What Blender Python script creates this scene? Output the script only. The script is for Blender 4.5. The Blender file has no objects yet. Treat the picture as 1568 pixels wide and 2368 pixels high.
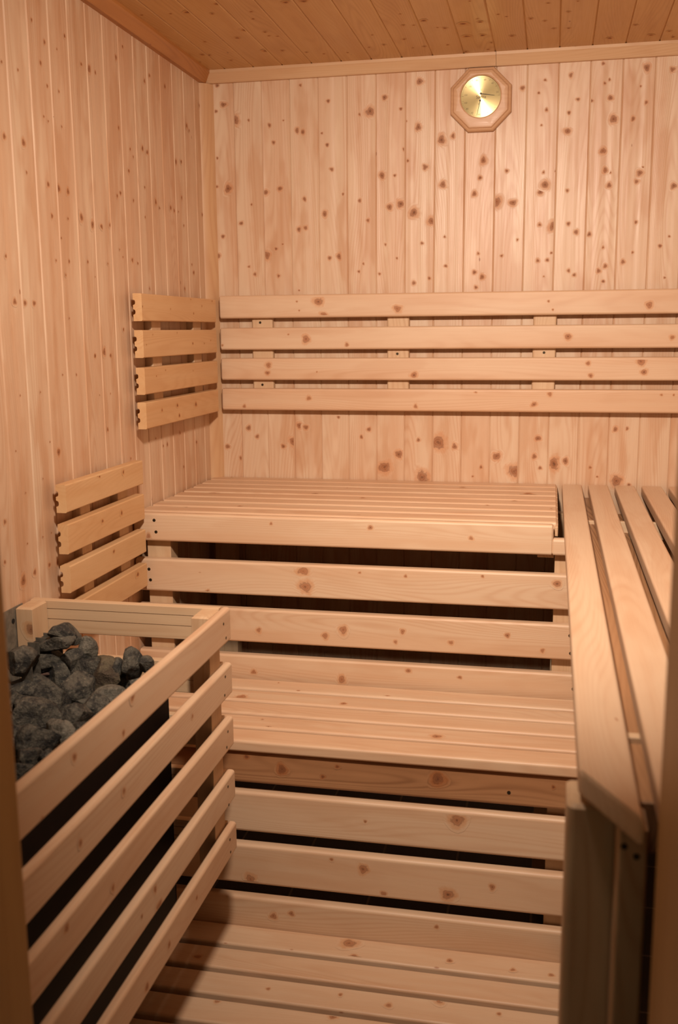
import bpy, math, random
from mathutils import Vector, Matrix, noise
C = bpy.context.scene.collection
R = random.Random(7)
X, Y, Z = Vector((1,0,0)), Vector((0,1,0)), Vector((0,0,1))
KW_BACK = [(0.047,2.14,0.0047),(0.065,2.084,0.0071),(0.041,2.066,0.0038),(0.102,2.037,0.0094),(0.144,2.035,0.0028),(0.253,2.029,0.0023),(0.209,2.017,0.0037),(0.221,1.967,0.0042),(0.041,1.929,0.0024),(0.073,1.838,0.0081),(0.037,1.845,0.0033),(0.193,1.822,0.0066),(0.238,1.832,0.0066),(0.147,1.788,0.0024),(0.113,1.733,0.0053),(0.052,1.695,0.0048),(0.035,1.637,0.0058),(0.134,1.602,0.0034),(0.153,1.578,0.0039),(0.223,1.654,0.0038),(0.244,1.667,0.0024),(0.193,1.635,0.0077),(0.229,1.572,0.0038),(0.308,2.127,0.0032),(0.295,1.999,0.0051),(0.313,1.993,0.0047),(0.315,1.799,0.0042),(0.296,1.71,0.0052),(0.317,1.714,0.0057),(0.294,1.527,0.0024),(0.392,2.077,0.0041),(0.372,1.987,0.0028),(0.388,1.953,0.0037),(0.401,1.882,0.0051),(0.435,1.809,0.0028),(0.378,1.752,0.0061),(0.392,1.622,0.0047),(0.421,1.627,0.0057),(0.519,2.041,0.011),(0.487,2.035,0.0028),(0.487,1.789,0.0037),(0.512,1.73,0.0042),(0.483,1.58,0.0033),(0.497,1.603,0.0024),(0.562,2.078,0.0055),(0.611,2.044,0.0036),(0.621,1.93,0.0032),(0.593,1.857,0.0032),(0.555,1.858,0.0065),(0.578,1.767,0.007),(0.611,1.775,0.0092),(0.565,1.658,0.0028),(0.6,1.617,0.0023),(0.547,1.572,0.0033),(0.667,2.117,0.0072),(0.627,2.009,0.0023),(0.663,1.991,0.0064),(0.684,1.877,0.0059),(0.632,1.897,0.0027),(0.651,1.748,0.0102),(0.704,1.722,0.0092),(0.676,1.659,0.0037),(0.652,1.543,0.0047),(0.699,1.556,0.0033),(0.744,1.676,0.0023),(0.737,1.826,0.0073),(0.732,1.952,0.0082),(1.097,2.11,0.004),(1.026,2.101,0.0031),(1.009,2.067,0.0027),(1.032,2.02,0.0031),(0.963,2.082,0.0049),(1.119,2.044,0.0045),(1.095,2.009,0.0036),(1.092,1.959,0.0076),(1.185,2.136,0.0035),(1.204,2.092,0.0026),(1.191,2.083,0.0027),(1.209,2.043,0.0062),(1.157,2.038,0.0036),(1.218,1.986,0.008),(1.289,2.07,0.0022),(1.306,2.026,0.0035),(1.272,1.984,0.004),(1.304,2.118,0.007),(1.373,2.109,0.0057),(1.019,1.979,0.0023),(0.765,1.961,0.0046),(0.855,1.889,0.0064),(0.846,1.841,0.0041),(0.83,1.796,0.0051),(0.923,1.857,0.0037),(0.896,1.772,0.0101),(0.943,1.767,0.0078),(1.034,1.814,0.0091),(1.021,1.794,0.0059),(1.028,1.849,0.0023),(1.063,1.851,0.0023),(1.097,1.796,0.0036),(1.193,1.901,0.0067),(1.201,1.848,0.0054),(1.213,1.806,0.0054),(1.215,1.841,0.0027),(1.297,1.837,0.0071),(1.289,1.814,0.0054),(1.305,1.852,0.0022),(1.391,1.798,0.0066),(1.021,1.703,0.0037),(1.058,1.697,0.0082),(1.103,1.703,0.0041),(1.126,1.679,0.005),(1.163,1.672,0.0045),(1.292,1.702,0.0031),(1.385,1.66,0.0027),(1.361,1.634,0.004),(1.203,1.634,0.0027),(1.286,1.618,0.0027),(1.261,1.592,0.005),(1.211,1.581,0.0046),(1.193,1.568,0.0046),(1.207,1.538,0.0037),(1.378,1.545,0.0027),(1.108,1.57,0.0037),(1.124,1.557,0.0041),(1.018,1.601,0.0037),(1.046,1.602,0.0037),(1.057,1.622,0.0028),(0.913,1.617,0.0032),(0.844,1.625,0.0028),(0.958,1.662,0.0023),(0.834,1.571,0.0047),(0.857,1.557,0.0056),(0.839,1.527,0.0042),(1.037,1.555,0.0018),(0.744,1.676,0.0023),(0.748,1.591,0.0038),(0.12,1.098,0.0058),(0.148,1.071,0.0048),(0.047,1.036,0.0058),(0.094,1.0,0.0058),(0.266,1.056,0.0086),(0.234,1.04,0.0058),(0.288,1.108,0.0076),(0.309,1.102,0.0067),(0.415,1.135,0.0038),(0.488,1.074,0.0038),(0.512,1.098,0.0056),(0.562,0.979,0.017),(0.607,1.021,0.0094),(0.669,1.067,0.0047),(0.729,1.06,0.0186),(0.781,1.048,0.0065),(0.681,0.95,0.015),(0.91,1.02,0.011),(0.964,0.975,0.0156),(1.023,1.021,0.0055),(1.042,0.986,0.0046),(1.033,1.077,0.0073),(1.082,1.001,0.0128),(1.116,1.009,0.0064),(1.267,0.952,0.0126),(1.304,0.941,0.0045),(1.258,1.107,0.0054),(1.189,0.991,0.0036),(1.211,0.963,0.0027),(0.838,0.956,0.0028),(0.863,0.985,0.0037),(1.292,1.109,0.0036)]
KW_LEFT = [(-1.186,1.925,0.0021),(-1.124,1.925,0.0024),(-1.055,2.038,0.0027),(-1.004,2.008,0.0034),(-1.026,1.961,0.0031),(-0.949,2.008,0.0023),(-1.003,1.921,0.0028),(-0.951,1.921,0.0023),(-1.194,1.786,0.0047),(-1.119,1.787,0.0054),(-1.026,1.855,0.002),(-0.984,1.863,0.0015),(-1.008,1.849,0.0023),(-0.947,1.849,0.0017),(-0.91,2.045,0.0029),(-0.834,2.005,0.0036),(-0.793,2.004,0.0061),(-0.76,2.004,0.0028),(-0.638,2.067,0.0045),(-0.595,2.103,0.0033),(-0.462,2.052,0.0042),(-0.426,2.074,0.0049),(-0.316,2.071,0.0044),(-0.036,2.078,0.0036),(-0.153,1.997,0.0054),(-0.133,1.988,0.0035),(-0.641,1.903,0.003),(-0.575,1.863,0.003),(-0.557,1.847,0.0024),(-0.59,1.807,0.004),(-0.494,1.878,0.0045),(-0.463,1.873,0.0049),(-0.251,1.882,0.0053),(-0.209,1.888,0.0046),(-1.024,1.717,0.0043),(-0.978,1.714,0.0069),(-0.933,1.714,0.0047),(-1.015,1.653,0.0034),(-0.941,1.655,0.0021),(-0.978,1.61,0.002),(-0.818,1.654,0.0056),(-0.769,1.654,0.0051),(-0.873,1.665,0.0061),(-0.719,1.662,0.0045),(-0.668,1.737,0.003),(-0.648,1.746,0.004),(-0.49,1.781,0.0028),(-0.568,1.738,0.0027),(-0.416,1.752,0.0047),(-0.39,1.739,0.0029),(-0.307,1.749,0.0052),(-0.28,1.744,0.0034),(-0.245,1.745,0.0023),(-0.215,1.788,0.0035),(-0.495,1.704,0.0025),(-0.04,1.758,0.0041),(-1.008,1.56,0.0026),(-0.946,1.562,0.0027),(-0.852,1.567,0.0028),(-0.743,1.569,0.0023),(-0.669,1.608,0.002),(-0.651,1.591,0.0023),(-0.592,1.587,0.0048),(-0.558,1.581,0.0031),(-0.205,1.71,0.0031),(-0.147,1.602,0.0032),(-0.134,1.579,0.0056),(-0.967,1.531,0.0021),(-0.817,1.534,0.0016),(-0.485,1.519,0.0032),(-0.216,1.529,0.0035),(-1.114,1.729,0.0022),(-1.218,1.555,0.0026),(-1.195,1.467,0.0053),(-1.154,1.465,0.0048),(-1.117,1.465,0.0049),(-0.839,1.349,0.0042),(-0.788,1.358,0.0064),(-0.752,1.348,0.004),(-0.668,1.411,0.0037),(-0.961,1.436,0.0016),(-1.008,1.312,0.002),(-0.941,1.309,0.0023),(-1.197,1.278,0.0015),(-1.113,1.28,0.0015),(-1.084,1.17,0.0016),(-1.048,1.143,0.0058),(-1.229,1.167,0.0015),(-1.125,1.095,0.0015),(-1.201,1.076,0.0015),(-1.289,1.031,0.0041),(-1.3,0.95,0.0032),(-1.233,0.896,0.0073),(-1.185,0.902,0.0044),(-1.12,0.903,0.0045),(-1.081,0.9,0.0052),(-1.102,0.971,0.0015),(-1.141,0.97,0.0016),(-1.207,0.969,0.0018),(-0.79,1.168,0.0032),(-0.763,1.255,0.0015),(-0.825,1.255,0.0015),(-0.659,1.08,0.0027),(-0.298,1.11,0.0039),(-0.484,1.114,0.0024),(-0.401,1.088,0.0042),(-0.278,1.007,0.0031),(-0.16,1.068,0.0045),(-0.532,0.95,0.0028),(-0.432,1.087,0.0025)]
K_BREST = [(0.364,1.491,0.0092),(0.381,1.45,0.0066),(0.297,1.492,0.002),(0.304,1.465,0.002),(0.324,1.378,0.0093),(0.053,1.361,0.0027),(0.268,1.393,0.002),(0.202,1.299,0.0067),(0.199,1.275,0.0047),(0.357,1.278,0.002),(0.33,1.197,0.0054),(0.12,1.17,0.0048),(0.609,1.466,0.0078),(1.336,1.468,0.0074),(1.053,1.482,0.0025),(1.066,1.458,0.0025),(0.452,1.361,0.0053),(1.112,1.38,0.0076),(1.403,1.376,0.005),(0.659,1.268,0.0066),(1.171,1.303,0.0051),(1.18,1.267,0.0051),(1.32,1.308,0.0088),(1.33,1.278,0.0063),(1.019,1.182,0.0051),(1.064,1.213,0.0051),(0.846,1.22,0.0039),(0.665,1.174,0.0053),(1.381,1.212,0.0025),(1.415,1.212,0.0025)]
K_RISE = [(0.379,0.921,0.0033),(0.636,0.919,0.0043),(0.886,0.9,0.0037),(0.045,0.877,0.0057),(0.461,0.8,0.0088),(0.467,0.759,0.0122),(0.203,0.735,0.0045),(0.608,0.802,0.0022),(0.725,0.798,0.0032),(1.095,0.795,0.0063),(0.916,0.806,0.0032),(0.564,0.649,0.0089),(0.517,0.631,0.0067),(0.339,0.637,0.0056),(0.718,0.654,0.0055),(0.979,0.658,0.0043),(1.065,0.624,0.0043),(0.84,0.632,0.0043),(0.7,0.625,0.0044),(0.323,0.522,0.0046),(0.56,0.516,0.0089),(0.733,0.551,0.0044),(0.863,0.542,0.0033)]
K_LRISE = [(0.505,0.443,0.0087),(0.853,0.45,0.0112),(0.423,0.466,0.0039),(1.096,0.454,0.0027),(0.631,0.46,0.0029),(0.598,0.433,0.0029),(0.895,0.359,0.0112),(0.693,0.336,0.0029),(0.425,0.168,0.0099),(0.877,0.181,0.0105),(0.734,0.166,0.0048),(0.973,0.21,0.0056),(0.688,0.221,0.0087),(0.616,0.237,0.0029),(0.477,0.081,0.006),(0.52,0.092,0.0049),(0.853,0.1,0.0038)]
K_TOP = [(0.062,-0.013,0.0031),(0.111,-0.326,0.0057),(0.407,-0.298,0.0034),(0.557,-0.349,0.0044),(0.253,-0.532,0.0031),(0.115,-0.566,0.0021),(0.477,-0.178,0.0017),(1.012,-0.206,0.0099),(0.806,-0.231,0.0037),(0.818,-0.115,0.0039),(0.978,-0.331,0.0036),(0.909,-0.412,0.0035),(1.077,-0.439,0.0023)]
K_LTOP = [(0.335,-0.815,0.0093),(0.597,-0.817,0.005),(0.399,-0.701,0.0021),(0.427,-0.948,0.0016),(0.544,-0.839,0.0024),(0.839,-0.972,0.0077),(0.898,-1.002,0.0038),(0.69,-0.745,0.0043),(1.037,-0.84,0.004),(0.594,-0.814,0.0053),(0.453,-0.989,0.003)]
K_FLOOR = [(0.66,-1.088,0.0107),(0.68,-1.133,0.0057),(0.887,-1.108,0.0047),(1.023,-1.113,0.0046),(1.103,-1.115,0.0037),(0.342,-1.201,0.0057),(0.878,-1.242,0.0089),(0.779,-1.278,0.0053),(0.676,-1.265,0.0036),(0.524,-1.276,0.0036),(0.432,-1.333,0.0053),(0.675,-1.334,0.0052),(1.001,-1.261,0.0035)]
K_RAIL = [(-1.522,0.852,0.0037),(-1.693,0.842,0.0054),(-1.732,0.798,0.004),(-1.892,0.829,0.0042),(-1.435,0.709,0.0032),(-1.741,0.707,0.004),(-1.89,0.7,0.0042),(-1.796,0.576,0.0039),(-1.943,0.602,0.0047),(-1.638,0.481,0.0051),(-1.625,0.442,0.0066),(-1.697,0.467,0.0028),(-1.589,0.346,0.0046),(-1.691,0.334,0.005),(-1.447,0.351,0.0033),(-1.988,0.786,0.0028)]
K_LBR = [(-0.646,1.468,0.0019),(-0.452,1.465,0.002),(-0.198,1.478,0.0023),(-0.271,1.456,0.0023),(-0.103,1.496,0.0024),(-0.291,1.495,0.0015),(-0.586,1.397,0.0015),(-0.63,1.372,0.0015),(-0.41,1.401,0.0015),(-0.286,1.37,0.0025),(-0.186,1.369,0.0016),(-0.127,1.377,0.0015),(-0.506,1.302,0.0015),(-0.291,1.292,0.0015),(-0.572,1.289,0.0015),(-0.542,1.197,0.0035),(-0.428,1.201,0.0036),(-0.278,1.193,0.0051),(-0.415,1.172,0.0037),(-0.943,1.075,0.003),(-0.81,1.066,0.0042),(-0.954,1.078,0.002),(-0.832,0.968,0.0042),(-0.939,0.968,0.003),(-1.016,0.92,0.003),(-0.887,0.883,0.0031),(-0.753,0.794,0.0044)]
K_CEIL = [(0.12,-0.57,0.0043),(0.166,-0.572,0.0086),(0.047,-0.577,0.0038),(0.318,-0.539,0.0043),(0.306,-0.482,0.0039),(0.258,-0.396,0.0081),(0.255,-0.615,0.0065),(0.22,-0.547,0.0038),(0.121,-0.319,0.0042),(0.071,-0.198,0.0055),(0.088,-0.188,0.0044),(0.039,-0.125,0.0028),(0.131,-0.12,0.0039),(0.127,-0.017,0.0041),(0.305,-0.331,0.0041),(0.326,-0.322,0.0041),(0.217,-0.333,0.0062),(0.255,-0.194,0.0076),(0.302,-0.183,0.0043),(0.419,-0.59,0.0074),(0.463,-0.587,0.0083),(0.304,-0.367,0.0041),(0.408,-0.124,0.0033),(0.364,-0.151,0.0033),(0.476,-0.12,0.0033),(0.545,-0.158,0.0032),(0.589,-0.174,0.0037),(0.574,-0.274,0.0031),(0.667,-0.34,0.0035),(0.693,-0.334,0.004),(0.673,-0.434,0.0024),(0.651,-0.213,0.0042),(0.663,-0.125,0.0032),(0.696,-0.13,0.0038),(0.761,-0.131,0.0043),(0.723,-0.368,0.0069),(0.769,-0.289,0.005),(0.751,-0.299,0.003),(0.819,-0.317,0.0099),(0.863,-0.323,0.0059),(0.819,-0.202,0.0093),(0.861,-0.201,0.0062),(0.867,-0.059,0.0043),(0.804,-0.05,0.0049),(0.881,-0.124,0.0037),(0.858,-0.349,0.0029),(0.931,-0.351,0.0034),(0.911,-0.375,0.0039),(0.938,-0.177,0.0062),(0.99,-0.32,0.0044),(1.025,-0.292,0.0039),(1.034,-0.435,0.0042),(1.048,-0.218,0.004),(1.086,-0.212,0.004),(1.083,-0.354,0.0038),(1.025,-0.006,0.0044),(1.001,-0.005,0.0038),(1.196,-0.093,0.0058),(1.108,-0.024,0.0038),(1.303,-0.097,0.0062),(1.347,-0.122,0.0046),(1.363,-0.063,0.0047),(1.255,-0.201,0.0045),(1.104,-0.433,0.0028),(0.85,-0.494,0.0028)]
STONES = [(0.134,-1.317,0.812,0.0289,0.0173),(0.174,-1.311,0.78,0.0156,0.0199),(0.11,-1.324,0.792,0.0367,0.0155),(0.15,-1.322,0.764,0.025,0.0216),(0.077,-1.395,0.776,0.0281,0.0243),(0.092,-1.326,0.76,0.0282,0.0217),(0.086,-1.317,0.732,0.0262,0.0153),(0.126,-1.321,0.728,0.0261,0.0217),(0.181,-1.322,0.748,0.0267,0.0181),(0.078,-1.382,0.724,0.0339,0.0254),(0.215,-1.322,0.724,0.0353,0.0344),(0.275,-1.319,0.76,0.0196,0.0248),(0.305,-1.319,0.76,0.017,0.0153),(0.274,-1.312,0.72,0.0224,0.0172),(0.232,-1.318,0.748,0.0172,0.0172),(0.247,-1.317,0.728,0.0129,0.0129),(0.18,-1.374,0.72,0.0358,0.0253),(0.151,-1.42,0.72,0.0281,0.0272),(0.266,-1.41,0.72,0.0266,0.0197),(0.09,-1.45,0.72,0.0164,0.0188),(0.159,-1.508,0.72,0.0386,0.0237),(0.243,-1.498,0.72,0.0255,0.0255),(0.264,-1.467,0.72,0.0219,0.0219),(0.119,-1.463,0.72,0.0146,0.0114),(0.249,-1.572,0.72,0.0249,0.0189),(0.231,-1.619,0.72,0.0294,0.0258),(0.187,-1.614,0.72,0.0163,0.0223),(0.252,-1.69,0.72,0.0183,0.0183),(0.261,-1.736,0.72,0.0151,0.0199),(0.283,-1.562,0.72,0.0189,0.0174),(0.291,-1.687,0.72,0.0176,0.0162)]

# ------------------------------------------------------------------ materials
def new_mat(name):
    m = bpy.data.materials.new(name); m.use_nodes = True
    nt = m.node_tree; nt.nodes.clear()
    out = nt.nodes.new('ShaderNodeOutputMaterial'); b = nt.nodes.new('ShaderNodeBsdfPrincipled')
    nt.links.new(b.outputs[0], out.inputs[0])
    return m, nt, b

class NT:
    def __init__(s, nt): s.nt = nt
    def lk(s, v, sock):
        if isinstance(v, bpy.types.NodeSocket): s.nt.links.new(v, sock)
        elif v is not None: sock.default_value = v
    def math(s, op, a, b=None, c=None, clamp=False):
        n = s.nt.nodes.new('ShaderNodeMath'); n.operation = op; n.use_clamp = clamp
        s.lk(a, n.inputs[0]); s.lk(b, n.inputs[1]); s.lk(c, n.inputs[2]); return n.outputs[0]
    def vm(s, op, a, b):
        n = s.nt.nodes.new('ShaderNodeVectorMath'); n.operation = op
        s.lk(a, n.inputs[0]); s.lk(b, n.inputs[1]); return n.outputs[0]
    def noise(s, vec, scale=1., detail=2., rough=.5):
        n = s.nt.nodes.new('ShaderNodeTexNoise'); s.lk(vec, n.inputs['Vector'])
        n.inputs['Scale'].default_value = scale; n.inputs['Detail'].default_value = detail; n.inputs['Roughness'].default_value = rough
        return n.outputs['Fac']
    def step(s, v, a, b):
        n = s.nt.nodes.new('ShaderNodeMapRange'); n.interpolation_type = 'SMOOTHSTEP'
        s.lk(v, n.inputs[0]); n.inputs[1].default_value = a; n.inputs[2].default_value = b; return n.outputs[0]
    def mix(s, f, a, b, mode='MIX'):
        n = s.nt.nodes.new('ShaderNodeMix'); n.data_type = 'RGBA'; n.blend_type = mode
        s.lk(f, n.inputs[0]); s.lk(a, n.inputs[6]); s.lk(b, n.inputs[7]); return n.outputs[2]
    def attr(s, name, vec=False):
        n = s.nt.nodes.new('ShaderNodeAttribute'); n.attribute_name = name
        return n.outputs['Vector' if vec else 'Fac']

def col(r, g, b): 
    f = lambda c: (c/255/12.92 if c <= 10 else ((c/255+.055)/1.055)**2.4)
    return (f(r), f(g), f(b), 1)

def wood(name, pale, warm, late, knotc=(120, 66, 34), ring=.35, rough=.42, cup=.5, pins=.55, fibre=.10, patch=.2):
    m, nt, b = new_mat(name); n = NT(nt)
    gc = n.attr('gc', True); bt = n.attr('bt'); kn = n.attr('kn')
    low = n.noise(n.vm('MULTIPLY', gc, (.9, 8, 8)), 1, 1)
    sep = nt.nodes.new('ShaderNodeSeparateXYZ'); nt.links.new(gc, sep.inputs[0])
    ph = n.math('ADD', n.math('MULTIPLY', low, 30.), n.math('MULTIPLY', sep.outputs[1], 70.))
    ph = n.math('ADD', ph, n.math('MULTIPLY', kn, 3.))
    ringv = n.math('POWER', n.math('MULTIPLY_ADD', n.math('SINE', n.math('MULTIPLY', ph, 6.283)), .5, .5), 2.2)
    fade = n.step(n.noise(n.vm('MULTIPLY', gc, (.8, 16, 16)), 1, 1), .32, .68)
    ringf = n.math('MULTIPLY', n.math('MULTIPLY', ringv, ring), n.math('MULTIPLY_ADD', fade, .9, .1))
    band = n.noise(n.vm('MULTIPLY', gc, (.5, 26, 26)), 1, 2)
    c = n.mix(n.math('ADD', n.math('MULTIPLY', n.step(band, .3, .7), .55), n.math('MULTIPLY', bt, .45)), col(*pale), col(*warm))
    c = n.mix(ringf, c, col(*late))
    fib = n.noise(n.vm('MULTIPLY', gc, (9, 420, 420)), 1, 2)
    c = n.mix(n.math('MULTIPLY', n.step(fib, .45, .8), fibre), c, col(*late))
    # blotchy sapwood / heartwood figure that changes along each board
    pt = n.noise(n.vm('MULTIPLY', gc, (2.6, 11, 11)), 1, 3, .6)
    c = n.mix(n.math('MULTIPLY', n.step(pt, .50, .60), patch), c, col(late[0]+8, late[1]+14, late[2]+14))
    c = n.mix(n.math('MULTIPLY', n.step(pt, .44, .34), patch*.8), c, col(min(255, pale[0]+10), pale[1]+12, pale[2]+12))
    # small pin knots
    v = nt.nodes.new('ShaderNodeTexVoronoi'); v.inputs['Scale'].default_value = 1
    nt.links.new(n.vm('MULTIPLY', gc, (6.5, 16, 16)), v.inputs['Vector'])
    sc = nt.nodes.new('ShaderNodeSeparateColor'); nt.links.new(v.outputs['Color'], sc.inputs[0])
    pin = n.math('MULTIPLY', n.math('SUBTRACT', 1., n.step(v.outputs['Distance'], .02, .05)), n.math('GREATER_THAN', sc.outputs[0], pins))
    c = n.mix(n.math('MULTIPLY', pin, .75), c, col(*knotc))
    nk = n.math('ADD', kn, n.math('MULTIPLY', n.math('SUBTRACT', n.noise(n.vm('MULTIPLY', gc, (90, 90, 90)), 1, 2), .5), .55))
    nk = n.math('MULTIPLY', nk, n.step(kn, .0, .18))
    halo = n.step(nk, .08, .5); core = n.step(nk, .48, .80); heart = n.step(nk, .80, 1.1)
    krg = n.math('MULTIPLY_ADD', n.math('SINE', n.math('MULTIPLY', kn, 42.)), .12, .88)
    c = n.mix(n.math('MULTIPLY', halo, .5), c, col(warm[0]-14, warm[1]-40, warm[2]-58))
    c = n.mix(n.math('MULTIPLY', n.math('MULTIPLY', core, krg), .82), c, col(*knotc))
    edge = n.math('MULTIPLY', n.step(nk, .50, .60), n.math('SUBTRACT', 1., n.step(nk, .62, .74)))
    c = n.mix(n.math('MULTIPLY', edge, .35), c, col(96, 54, 28))
    c = n.mix(n.math('MULTIPLY', heart, .7), c, col(66, 34, 18))
    nt.links.new(c, b.inputs['Base Color'])
    b.inputs['Specular IOR Level'].default_value = .5
    rg = n.math('ADD', n.math('ADD', n.math('MULTIPLY', fib, .16), rough-.08), n.math('MULTIPLY', kn, .35)); nt.links.new(rg, b.inputs['Roughness'])
    bp = nt.nodes.new('ShaderNodeBump'); bp.inputs['Strength'].default_value = 1; bp.inputs['Distance'].default_value = .001*cup
    h = n.math('ADD', n.noise(n.vm('MULTIPLY', gc, (.5, 34, 34)), 1, 1), n.math('MULTIPLY', ringv, -.03))
    nt.links.new(h, bp.inputs['Height']); nt.links.new(bp.outputs[0], b.inputs['Normal'])
    return m

M = {}
M['wall'] = wood('spruce_panelling', (214, 190, 162), (206, 170, 138), (182, 130, 92), knotc=(134, 76, 34), ring=.34, cup=2.6, rough=.41, pins=.72, patch=.5)
M['ceil'] = wood('spruce_ceiling', (206, 168, 112), (196, 152, 94), (166, 112, 62), ring=.3, cup=.5, pins=.72)
M['slat'] = wood('planed_spruce', (214, 188, 158), (208, 172, 138), (182, 130, 92), knotc=(156, 98, 60), ring=.24, cup=.25, pins=.8, rough=.48)
M['slat_honey'] = wood('honey_spruce', (214, 180, 136), (208, 166, 118), (182, 128, 82), knotc=(126, 72, 38), ring=.26, cup=.2, pins=.8, rough=.5)
M['slat_dark'] = wood('dark_spruce', (178, 136, 98), (166, 120, 82), (116, 74, 44), knotc=(108, 62, 32), ring=.7, cup=.2, pins=.8, rough=.48)
M['jamb'] = wood('varnished_jamb', (196, 160, 98), (184, 146, 84), (156, 112, 58), ring=.3, cup=.2, pins=.9)
M['trim_dark'] = wood('shaded_moulding', (186, 132, 78), (176, 118, 62), (146, 90, 44), ring=.4, cup=.2, pins=.85)  # darker tone paints in the shade on the left ceiling moulding
M['trim'] = wood('spruce_moulding', (208, 178, 142), (202, 164, 124), (174, 120, 80), ring=.25, cup=.3, pins=.85)
M['post'] = wood('sawn_spruce', (208, 182, 148), (200, 166, 130), (174, 130, 92), ring=.4, cup=.2, pins=.85, rough=.55)
M['frame'] = wood('thermometer_wood', (206, 170, 134), (198, 158, 122), (174, 130, 94), ring=.3, cup=.05, pins=2., rough=.4)

def plain(name, c, rough=.5, metal=0., spec=.5, nscale=0, namt=.0, bump=0):
    m, nt, b = new_mat(name); n = NT(nt)
    b.inputs['Base Color'].default_value = col(*c); b.inputs['Roughness'].default_value = rough
    b.inputs['Metallic'].default_value = metal; b.inputs['Specular IOR Level'].default_value = spec
    if nscale:
        tc = nt.nodes.new('ShaderNodeTexCoord')
        f = n.noise(tc.outputs['Object'], nscale, 4, .6)
        cc = n.mix(n.step(f, .3, .7), col(*[max(0, k*(1-namt)) for k in c]), col(*[min(255, k*(1+namt)) for k in c]))
        nt.links.new(cc, b.inputs['Base Color'])
        if bump:
            bp = nt.nodes.new('ShaderNodeBump'); bp.inputs['Distance'].default_value = bump
            nt.links.new(f, bp.inputs['Height']); nt.links.new(bp.outputs[0], b.inputs['Normal'])
    return m
M['screw'] = plain('screw_steel', (70, 58, 40), .4, .8, nscale=300, namt=.4)
M['plate'] = plain('galvanised_sheet', (128, 122, 110), .55, .35, nscale=60, namt=.12)
M['body'] = plain('black_enamel', (16, 8, 7), .6, 0, .15, nscale=30, namt=.2)
M['fin'] = plain('dull_steel', (112, 108, 98), .5, .5, nscale=80, namt=.15)
M['ink'] = plain('dial_print', (96, 84, 50), .6)
M['needle'] = plain('needle_black', (24, 18, 12), .5)
M['hole'] = plain('dark_rubber', (14, 12, 10), .8)

def stone_mat(name, c1, c2, c3):
    m, nt, b = new_mat(name); n = NT(nt)
    tc = nt.nodes.new('ShaderNodeTexCoord'); oi = nt.nodes.new('ShaderNodeObjectInfo')
    vec = n.vm('ADD', tc.outputs['Object'], n.vm('MULTIPLY', oi.outputs['Location'], (7, 7, 7)))
    a = n.noise(vec, 38, 5, .65); d = n.noise(vec, 160, 4, .7); e = n.noise(vec, 420, 2, .6)
    c = n.mix(n.step(a, .42, .58), col(*c1), col(*c2))
    c = n.mix(n.math('MULTIPLY', n.step(d, .55, .75), .6), c, col(*c3))
    c = n.mix(n.math('MULTIPLY', n.step(e, .6, .75), .45), c, col(150, 146, 128))
    c = n.mix(n.math('MULTIPLY', n.step(d, .5, .3), .5), c, col(24, 22, 20))
    nt.links.new(c, b.inputs['Base Color']); b.inputs['Roughness'].default_value = .78
    bp = nt.nodes.new('ShaderNodeBump'); bp.inputs['Distance'].default_value = .005
    nt.links.new(n.math('ADD', d, n.math('MULTIPLY', a, 1.2)), bp.inputs['Height']); nt.links.new(bp.outputs[0], b.inputs['Normal'])
    return m
M['stone'] = stone_mat('peridotite', (46, 46, 43), (92, 89, 79), (150, 144, 126))
M['stone_red'] = stone_mat('peridotite_reddish', (92, 68, 58), (108, 84, 70), (120, 100, 84))
M['stone_pale'] = stone_mat('peridotite_pale', (92, 90, 80), (118, 114, 102), (160, 156, 142))
M['stone_brown'] = stone_mat('peridotite_brown', (80, 68, 54), (102, 92, 72), (134, 122, 98))

m, nt, b = new_mat('floor_tiles'); n = NT(nt)
tc = nt.nodes.new('ShaderNodeTexCoord'); br = nt.nodes.new('ShaderNodeTexBrick')
nt.links.new(tc.outputs['Object'], br.inputs['Vector']); br.offset = 0; br.inputs['Scale'].default_value = 1
br.inputs['Brick Width'].default_value = .2; br.inputs['Row Height'].default_value = .2; br.inputs['Mortar Size'].default_value = .003
br.inputs['Color1'].default_value = col(70, 58, 50); br.inputs['Color2'].default_value = col(62, 52, 46); br.inputs['Mortar'].default_value = col(120, 108, 96)
nt.links.new(br.outputs[0], b.inputs['Base Color']); b.inputs['Roughness'].default_value = .5
M['tile'] = m

m, nt, b = new_mat('brushed_brass'); n = NT(nt)
b.inputs['Base Color'].default_value = col(176, 162, 118); b.inputs['Metallic'].default_value = 1; b.inputs['Roughness'].default_value = .3
b.inputs['Anisotropic'].default_value = .85; b.inputs['Anisotropic Rotation'].default_value = .25
tg = nt.nodes.new('ShaderNodeTangent'); tg.direction_type = 'RADIAL'; tg.axis = 'Y'
nt.links.new(tg.outputs[0], b.inputs['Tangent'])
M['brass'] = m

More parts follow.
